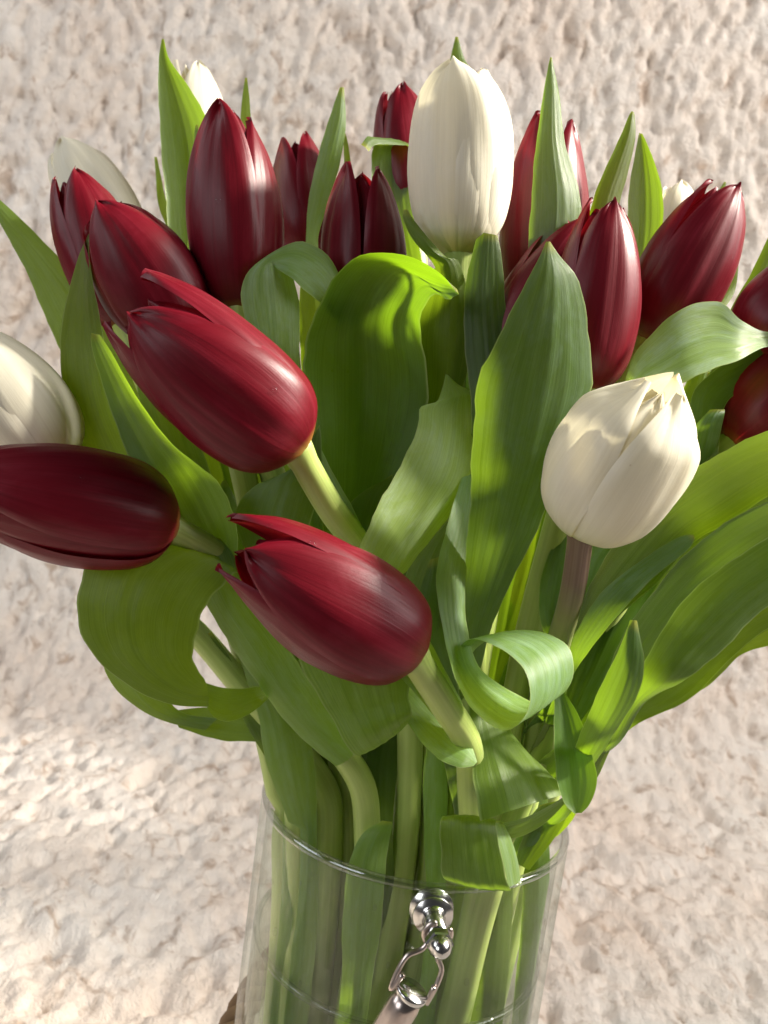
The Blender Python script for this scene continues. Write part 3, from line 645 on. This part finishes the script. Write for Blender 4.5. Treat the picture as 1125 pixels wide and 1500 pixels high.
G, YG, GL, DK = (1, 1, 1), (1.15, 1.05, 0.65), (1.25, 1.3, 1.75), (0.75, 0.8, 0.7)
exec_leaves = [
 # owner, depth, bulge, stations (left x,y, right x,y [, depth left, depth right])
 ('R1', 29.5, 0.10, [(200,650,262,610),(125,560,195,490),(85,505,168,462),(45,412,102,392),(4,334,2,294),(-30,278,-28,274)], dict(tint=G)),
 ('W3', 25.2, -0.14, [(185,770,262,760,25.6,25.0),(130,690,210,670,25.6,24.8),(97,600,172,590,25.6,24.8),(87,520,152,500,25.6,24.8),(98,440,137,420,25.4,24.8),(117,370,131,352,25.2,25.0),(134,334,140,328),(142,318,146,318)], dict(tint=(1.1,1.0,0.45))),
 ('R5', 24.2, -0.14, [(315,850,352,830,24.8,24.4),(270,800,347,775,24.8,23.9),(205,700,318,708,24.7,23.6),(168,620,248,644,24.6,23.6),(145,550,196,575,24.5,23.8),(134,505,160,512,24.3,24.0),(134,488,146,490)], dict(tint=G)),
 ('R3', 30.5, -0.22, [(262,420,320,400),(248,345,312,300),(242,280,311,215),(234,190,302,170),(232,120,270,118),(233,80,247,84),(237,57,240,57)], dict(tint=G)),
 ('R2', 28.0, 0.10, [(272,400,298,390),(278,320,292,310),(281,250,292,240),(284,200,293,198),(286,183,290,183)], dict()),
 ('W5', 34.0, 0.05, [(345,300,372,300),(350,210,369,210),(354,150,366,150),(359,114,362,114)], dict(tint=YG)),
 ('R7', 31.5, 0.14, [(448,430,480,430),(448,350,466,352),(454,280,484,292),(474,200,500,228),(490,150,507,175),(498,128,504,128)], dict(tint=GL)),
 ('R8', 33.0, 0.05, [(500,300,520,300),(504,245,515,248),(503,205,509,206),(503,195,506,195)], dict(tint=YG)),
 ('R9', 34.0, 0.10, [(650,200,700,200),(654,120,694,112),(661,80,680,84),(667,54,671,54)], dict()),
 ('R9', 31.0, -0.10, [(560,330,610,330),(545,270,606,270),(545,228,606,225),(548,212,606,213),(545,203,590,212,30.4),(538,200,552,212,30.0),(529,212,540,222,29.8)], dict()),
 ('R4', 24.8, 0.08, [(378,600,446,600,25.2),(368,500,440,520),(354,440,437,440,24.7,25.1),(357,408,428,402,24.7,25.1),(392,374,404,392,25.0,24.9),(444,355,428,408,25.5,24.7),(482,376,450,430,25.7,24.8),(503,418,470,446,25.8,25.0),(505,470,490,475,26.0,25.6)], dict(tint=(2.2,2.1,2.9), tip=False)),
 ('R8', 25.4, -0.24, [(485,830,545,810),(465,720,580,720),(452,620,612,650),(443,530,629,560,25.2,25.2),(458,470,614,480,24.9,25.0),(492,402,636,432,24.6,24.5),(535,373,652,438,24.3,24.2),(600,376,664,436,24.2,24.0),(650,405,670,432,24.1,24.0),(668,428,672,432,24.0,24.0)], dict(tint=(0.75,0.95,0.55), vfold=0.1)),  # deeper green inner side; the dark tint also stands in for shade
 ('W1', 25.6, 0.12, [(600,680,655,660,26.4),(612,570,680,560,26.0),(606,490,695,492),(622,435,688,440,25.4),(638,396,673,384,25.0),(604,350,650,374,24.9),(590,318,606,322,24.9),(591,307,597,307,24.9)], dict(tint=YG)),
 ('R6', 23.6, 0.06, [(500,870,588,850,22.4,23.2),(527,800,598,832,22.5,23.4),(553,745,648,768,22.8,24.2),(580,690,692,705,23.2,25.0),(610,632,697,640,23.8,25.4),(616,597,697,600,24.3,25.6),(626,592,696,580,24.5,25.6),(640,588,690,574,24.7,25.6),(648,570,672,564,25.0,25.5),(653,548,657,550,25.3)], dict(tint=(3.0,2.6,3.6), vfold=0.15, tip=False)),  # torn leaf; the very pale tint carries its sunlit look
 ('W1', 22.8, 0.12, [(662,990,700,990,25.0),(673,900,725,905,24.2),(686,770,790,770,23.4),(692,660,835,660,22.8,23.0),(700,560,866,570,22.4,22.8),(726,498,864,490,22.0,22.5),(768,420,843,405,21.7,22.1),(793,370,816,370,21.6,21.8),(800,354,806,354,21.6)], dict(tint=(1.0,1.02,1.35), vfold=0.5)),
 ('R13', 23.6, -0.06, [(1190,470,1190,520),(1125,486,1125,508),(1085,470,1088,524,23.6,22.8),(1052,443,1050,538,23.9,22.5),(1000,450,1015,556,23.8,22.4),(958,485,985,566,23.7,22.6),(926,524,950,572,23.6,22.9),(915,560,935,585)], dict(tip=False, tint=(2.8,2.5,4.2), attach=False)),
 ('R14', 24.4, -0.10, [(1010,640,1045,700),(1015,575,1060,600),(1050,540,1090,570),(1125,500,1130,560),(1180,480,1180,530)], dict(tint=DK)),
 ('R14', 23.8, 0.08, [(985,780,1030,760,25.8),(1003,700,1040,690,24.8),(1018,625,1060,612),(1040,600,1062,600)], dict(tint=GL)),
 ('W2', 23.4, -0.10, [(815,1010,840,985,25.0),(838,940,850,965,24.2),(862,860,905,905,23.3,24.2),(905,790,960,855,22.8,24.2),(955,735,1012,800,22.4,24.1),(1010,690,1065,768,22.2,23.9),(1060,660,1125,728,22.1,23.8),(1130,632,1190,690,22.1,23.6),(1220,610,1240,640,22.5)], dict(tint=(1.15,1.05,0.8))),
 ('W2', 22.9, 0.05, [(832,985,842,985,24.2),(838,940,862,955,23.5),(880,870,915,890),(940,820,962,842),(1000,785,1012,800),(1015,783,1018,788)], dict(tint=GL)),
 ('R14', 24.2, -0.10, [(870,1040,920,1070,25.4,25.8),(900,960,950,1000,24.6,25.6),(945,880,1000,945,24.0,25.4),(1000,815,1060,880,23.8,25.2),(1060,770,1125,830,23.6,25.0),(1130,730,1190,790,23.6,25.0),(1230,690,1250,720)], dict(tint=(1.05,1.1,0.75))),
 ('R13', 23.4, 0.14, [(880,1090,910,1085,25.4),(912,1030,945,1030,24.4),(938,980,1000,998),(985,900,1050,960),(1050,835,1100,910),(1120,790,1160,860),(1220,720,1230,760)], dict(tint=(0.95,0.95,0.8))),
 ('R12', 25.2, -0.06, [(838,1200,868,1150,26.6),(862,1120,896,1095,25.8),(900,1050,938,1058),(950,1000,1005,1028),(1010,950,1060,975),(1070,890,1110,930),(1140,850,1160,900),(1210,800,1215,815)], dict(tint=YG)),
 ('R12', 26.0, 0.05, [(1000,980,1030,1010),(1060,930,1085,960),(1120,890,1135,940),(1180,850,1190,890)], dict(tint=YG)),
 ('W2', 22.2, 0.16, [(815,1190,832,1196,25.4),(832,1130,858,1140,24.8),(850,1075,890,1090,23.6),(874,1018,932,1022,22.7),(900,965,944,970,22.3),(917,925,938,935),(923,908,933,909)], dict(tint=(0.85,0.9,0.9), vfold=0.5)),
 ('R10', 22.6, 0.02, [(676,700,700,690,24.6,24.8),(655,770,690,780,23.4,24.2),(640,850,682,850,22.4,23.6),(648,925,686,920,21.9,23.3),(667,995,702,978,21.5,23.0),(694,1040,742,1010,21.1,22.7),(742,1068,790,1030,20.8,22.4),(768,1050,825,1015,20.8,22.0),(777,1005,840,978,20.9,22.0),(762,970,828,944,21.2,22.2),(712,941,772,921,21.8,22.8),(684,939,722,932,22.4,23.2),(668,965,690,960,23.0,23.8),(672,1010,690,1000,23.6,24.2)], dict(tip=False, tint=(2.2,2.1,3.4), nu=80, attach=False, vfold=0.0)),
 ('R6', 24.6, 0.08, [(640,1080,690,1080,25.4),(600,1000,672,1010),(598,930,655,940),(610,880,648,870),(630,820,645,815)], dict(tint=(1,1,1.1))),
 # leaf folding over under the front flower, and its flap
 ('R6', 23.2, 0.06, [(425,940,600,930,22.9),(455,1000,600,985,22.8),(480,1045,600,1020,22.8),(508,1092,604,1046,22.7),(522,1107,602,1052,23.0),(540,1095,600,1058,23.6),(560,1060,600,1040,24.2)], dict(tip=False, tint=(1.8,1.7,1.1), attach=False, vfold=0)),  # tint brightened so the leaf looks lit
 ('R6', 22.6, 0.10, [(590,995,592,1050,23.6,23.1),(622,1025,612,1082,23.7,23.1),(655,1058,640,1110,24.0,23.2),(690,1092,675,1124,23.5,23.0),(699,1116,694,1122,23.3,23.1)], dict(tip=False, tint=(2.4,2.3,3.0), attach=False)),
 # left drooping leaf that curls under
 ('R5', 24.0, 0.10, [(330,800,372,850,25.2),(230,790,345,838,24.2),(135,815,323,860,23.4,24.0),(112,880,297,898,23.2,23.8),(130,950,283,945,23.2,23.7),(180,1000,286,972,23.3,23.7),(245,1030,298,994,23.5,23.8),(305,1036,303,1002,23.9,24.0)], dict(tip=False, tint=(1.0,0.97,0.60), vfold=0.1, attach=False)),
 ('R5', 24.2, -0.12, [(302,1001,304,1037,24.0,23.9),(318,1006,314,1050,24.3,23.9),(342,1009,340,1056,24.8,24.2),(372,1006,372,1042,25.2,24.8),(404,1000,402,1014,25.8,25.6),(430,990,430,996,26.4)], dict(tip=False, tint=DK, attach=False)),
 ('W3', 27.6, 0.10, [(175,900,230,930),(152,950,220,980),(155,985,240,1010),(180,1020,255,1035),(225,1050,280,1048),(262,1062,300,1050),(300,1070,320,1052)], dict(tip=False, tint=(1,1,1), attach=False)),
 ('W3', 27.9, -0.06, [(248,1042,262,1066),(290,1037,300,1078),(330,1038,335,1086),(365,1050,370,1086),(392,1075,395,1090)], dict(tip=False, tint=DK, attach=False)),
 ('W3', 27.8, 0.05, [(440,1200,452,1195,28.2),(395,1120,415,1112),(365,1070,390,1065),(335,1010,362,1010),(312,965,335,960),(300,930,310,925)], dict(tint=YG, attach=False)),
 # sheathing leaf round the stem of the sideways tulip
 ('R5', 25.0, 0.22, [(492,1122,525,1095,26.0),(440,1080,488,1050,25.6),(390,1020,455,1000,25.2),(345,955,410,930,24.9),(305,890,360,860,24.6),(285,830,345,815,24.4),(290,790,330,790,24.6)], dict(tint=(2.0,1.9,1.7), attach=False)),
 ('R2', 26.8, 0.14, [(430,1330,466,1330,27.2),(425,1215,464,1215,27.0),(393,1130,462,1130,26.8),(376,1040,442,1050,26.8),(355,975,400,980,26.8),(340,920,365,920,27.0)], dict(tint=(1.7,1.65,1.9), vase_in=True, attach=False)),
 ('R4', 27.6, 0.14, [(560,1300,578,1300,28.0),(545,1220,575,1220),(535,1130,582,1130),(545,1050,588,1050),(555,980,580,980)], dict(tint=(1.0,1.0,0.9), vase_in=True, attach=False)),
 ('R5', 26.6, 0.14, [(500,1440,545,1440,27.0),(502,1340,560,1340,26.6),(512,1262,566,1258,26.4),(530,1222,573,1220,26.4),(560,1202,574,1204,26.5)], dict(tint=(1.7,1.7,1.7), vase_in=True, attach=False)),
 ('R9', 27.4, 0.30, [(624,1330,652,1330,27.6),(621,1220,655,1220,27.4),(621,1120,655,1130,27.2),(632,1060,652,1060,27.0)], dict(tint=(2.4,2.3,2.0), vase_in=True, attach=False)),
 # rolled leaf over the rim, its torn end, and the round leaf beside it
 ('R10', 24.0, 0.18, [(688,1010,730,1030,25.6,26.0),(688,1060,752,1075,24.9,25.6),(690,1110,782,1108,24.2,25.2),(696,1160,812,1140,23.6,24.8),(703,1203,833,1162,23.4,24.6)], dict(tint=(1.1,1.1,0.85), vfold=0.0, attach=False, tip=False)),
 ('R10', 24.4, -0.10, [(834,1162,834,1170,24.7,24.8),(805,1180,802,1202,24.4,24.9),(770,1198,770,1222,24.1,24.9),(738,1206,748,1229,24.0,24.8)], dict(tint=YG, attach=False, tip=False)),
 ('R10', 23.8, 0.06, [(668,1196,742,1206,24.6,24.8),(645,1203,726,1207,23.6,23.9),(645,1245,735,1252,23.5,23.7),(648,1284,744,1296,23.7,23.8),(658,1293,748,1303,23.9,24.0)], dict(tip=False, tint=(1.1,1.05,0.7), vfold=0.0, attach=False)),
 ('R10', 24.0, 0.03, [(720,1206,742,1208,24.0,24.7),(733,1250,756,1250,23.8,24.6),(745,1300,762,1290,23.9,24.6)], dict(tip=False, tint=(1.5,1.5,2.2), vfold=0.0, attach=False)),
 ('W2', 23.9, -0.16, [(812,1000,822,1005,24.6),(812,1050,848,1050,24.2),(812,1100,868,1105,23.9),(816,1145,875,1148,23.7),(828,1178,862,1180,23.6),(842,1192,852,1191,23.6)], dict(tint=(0.75,0.95,0.5), attach=False, tip=False)),
 ('R11', 25.8, -0.08, [(755,1265,775,1275,26.0),(762,1235,815,1225,25.9),(775,1205,832,1190,25.8),(790,1180,826,1172,25.8)], dict(tint=YG, attach=False)),
 ('R11', 25.9, 0.1, [(745,1260,765,1260,26.2),(755,1230,790,1232,26.0),(770,1205,800,1208,26.0),(790,1180,806,1180,26.0)], dict(tint=GL, attach=False)),
 ('R11', 24.9, 0.10, [(800,940,830,930,25.4),(790,900,822,890),(794,840,835,830),(815,790,840,780),(830,770,845,765)], dict(tint=GL, attach=False)),
 ('W2', 24.6, 0.08, [(840,900,870,930),(850,830,905,850),(880,780,960,800),(930,740,970,760)], dict(tint=GL, attach=False)),
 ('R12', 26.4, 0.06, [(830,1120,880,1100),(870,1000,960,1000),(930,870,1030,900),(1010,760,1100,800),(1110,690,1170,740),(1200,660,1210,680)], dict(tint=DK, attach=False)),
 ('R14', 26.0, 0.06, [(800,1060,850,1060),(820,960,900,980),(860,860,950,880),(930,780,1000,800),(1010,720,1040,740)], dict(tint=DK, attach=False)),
 # right and top leaves
 ('R10', 26.0, 0.16, [(778,480,800,480),(774,390,840,380),(778,290,852,300),(788,190,828,210),(799,120,818,130),(804,92,810,92),(806,84,809,84)], dict(tint=GL, vfold=0.4)),
 ('R11', 27.0, 0.14, [(850,380,900,380),(868,295,906,305),(892,235,922,245),(912,192,931,200),(922,168,930,170),(925,163,929,164)], dict(tint=YG)),
 ('R12', 27.6, -0.14, [(915,420,955,420),(918,320,972,325),(924,260,966,262),(932,215,950,215),(936,194,941,196)], dict(tint=G)),
 ('W6', 34.5, 0.05, [(1040,320,1060,320),(1050,285,1062,283),(1061,266,1064,267)], dict(tint=YG)),
 ('R12', 28.0, 0.05, [(1060,430,1075,430),(1072,390,1082,390),(1078,360,1083,358)], dict(tint=YG)),
 ('R13', 26.4, 0.08, [(1060,500,1085,505),(1070,455,1100,450),(1100,400,1135,395),(1130,340,1160,340),(1160,290,1170,290)], dict(tint=G)),
 ('W4', 34.0, 0.05, [(165,320,182,315),(164,285,174,280),(164,264,169,262)], dict(tint=YG)),
 ('W5', 34.5, 0.05, [(232,300,246,300),(228,255,236,258),(226,230,230,230)], dict(tint=YG)),
 # leaves low in the middle
 ('R4', 24.8, 0.10, [(395,860,470,840,25.6),(352,790,450,780),(345,750,462,740),(372,712,472,690),(430,690,470,640),(452,650,468,622)], dict(tint=(1,1,0.9), attach=False)),
 ('R6', 25.0, -0.06, [(540,830,570,830),(508,770,560,790),(512,740,570,740),(540,715,575,705),(560,705,575,695)], dict(tint=G, attach=False)),
 ('R8', 25.0, 0.08, [(590,950,640,950,26.0),(590,880,640,890),(598,830,668,840),(630,790,685,760),(660,760,690,705),(680,720,692,690)], dict(tint=(1.3,1.1,0.6), attach=False)),
 ('R10', 24.6, 0.12, [(640,920,680,900),(640,860,680,850),(650,800,690,790),(672,750,696,740),(690,710,700,700)], dict(tint=(1.1,1.0,0.8), attach=False)),
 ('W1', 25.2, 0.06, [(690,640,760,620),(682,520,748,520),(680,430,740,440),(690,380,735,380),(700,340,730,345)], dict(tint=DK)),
 ('R10', 27.0, 0.06, [(690,600,720,600),(692,520,716,530),(690,480,708,480),(688,470,700,470)], dict(tint=YG)),
]
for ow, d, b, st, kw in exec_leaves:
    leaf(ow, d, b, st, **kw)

# foliage standing deeper inside the bouquet
def inner_leaves():
    rn = random.Random(3)
    own = ['R1', 'R2', 'R3', 'R7', 'R8', 'R9', 'R10', 'R11b', 'R12', 'R13', 'R14', 'W1', 'W4', 'W5', 'W6']
    cx = [(250, 640), (330, 560), (420, 620), (470, 520), (560, 560), (640, 520), (730, 640), (780, 560), (860, 640), (950, 620), (1000, 720), (900, 820),
          (760, 800), (680, 900), (600, 860), (500, 900), (420, 860), (860, 980), (800, 900), (560, 1000), (480, 760), (720, 1020), (740, 480), (1040, 640), (690, 640), (330, 760), (350, 860), (700, 560), (880, 900), (1000, 640), (940, 720)]
    for i, (x, y) in enumerate(cx):
        d = rn.uniform(27.5, 30.5); w = rn.uniform(28, 42); hgt = rn.uniform(90, 150)
        ang = (x - 600) / 1500.0; bx, by = 600 + (x - 600) * 0.45, 1150
        o = own[i % len(own)]
        top = (x + ang * hgt, y - hgt)
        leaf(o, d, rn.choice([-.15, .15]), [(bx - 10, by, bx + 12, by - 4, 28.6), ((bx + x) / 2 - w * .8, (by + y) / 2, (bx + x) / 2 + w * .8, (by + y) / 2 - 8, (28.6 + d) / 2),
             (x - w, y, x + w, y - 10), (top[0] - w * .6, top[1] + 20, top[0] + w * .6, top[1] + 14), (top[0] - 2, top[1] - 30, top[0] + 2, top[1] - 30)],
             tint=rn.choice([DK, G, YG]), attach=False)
    # leaf bases standing in the vase
    for i, (x, w, d) in enumerate([(432, 22, 28.0), (424, 20, 29.2), (470, 18, 29.6), (725, 26, 28.0), (785, 20, 28.8), (610, 22, 30.4), (540, 22, 30.6), (690, 26, 31)]):
        leaf(own[(i * 4) % len(own)], d, 0.22, [(x - w * .5 - 25, 1640, x + w * .5 - 25, 1640, d + 2.5), (x - w - 15, 1500, x + w - 15, 1500, d + 1.2), (x - w, 1330, x + w, 1330), (x - w * .9, 1190, x + w * .9, 1190), (x - w * .4 + 5, 1090, x + w * .4 + 5, 1090)],
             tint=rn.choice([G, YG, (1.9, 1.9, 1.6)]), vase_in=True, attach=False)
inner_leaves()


def drops():
    rn = random.Random(8)
    sph = [(math.sin(a) + 1e-5, -math.cos(a)) for a in np.linspace(0.02, math.pi - 0.02, 8)]
    v0, f0 = lathe(sph, 12)
    for i in range(14):
        a = math.radians(rn.uniform(200, 340)); z = rn.uniform(WATER_Z + 0.004, RIM_H - 0.006); r = rn.uniform(0.0004, 0.0009)
        c = Vector(((VASE_R - t) * math.cos(a), (VASE_R - t) * math.sin(a), z))
        mesh_obj('condensation_drop', [c + Vector((x * r, y * r, q * r * 1.5)) for x, y, q in v0], f0, M_DROP, vase)
    for key, px, py, r in (('R6', 457, 797, .0009), ('R6', 395, 770, .0006), ('R3', 320, 294, .0010), ('R4', 402, 571, .0008), ('R5', 120, 700, .0006)):
        root = TUL[key]['root']; dg = None
        d = ray(px, py); best = None
        for ch in root.children:
            if not ch.name.startswith('petal'): continue
            hit, loc, nor, _ = ch.ray_cast(CAM - root.location, d.normalized())
            if hit and (best is None or (loc - (CAM - root.location)).length < best[0]): best = ((loc - (CAM - root.location)).length, loc.copy(), nor.copy())
        if best:
            c = best[1]
            mesh_obj('water_drop', [c + Vector(q) * r for q in v0], f0, M_DROP, root)
drops()
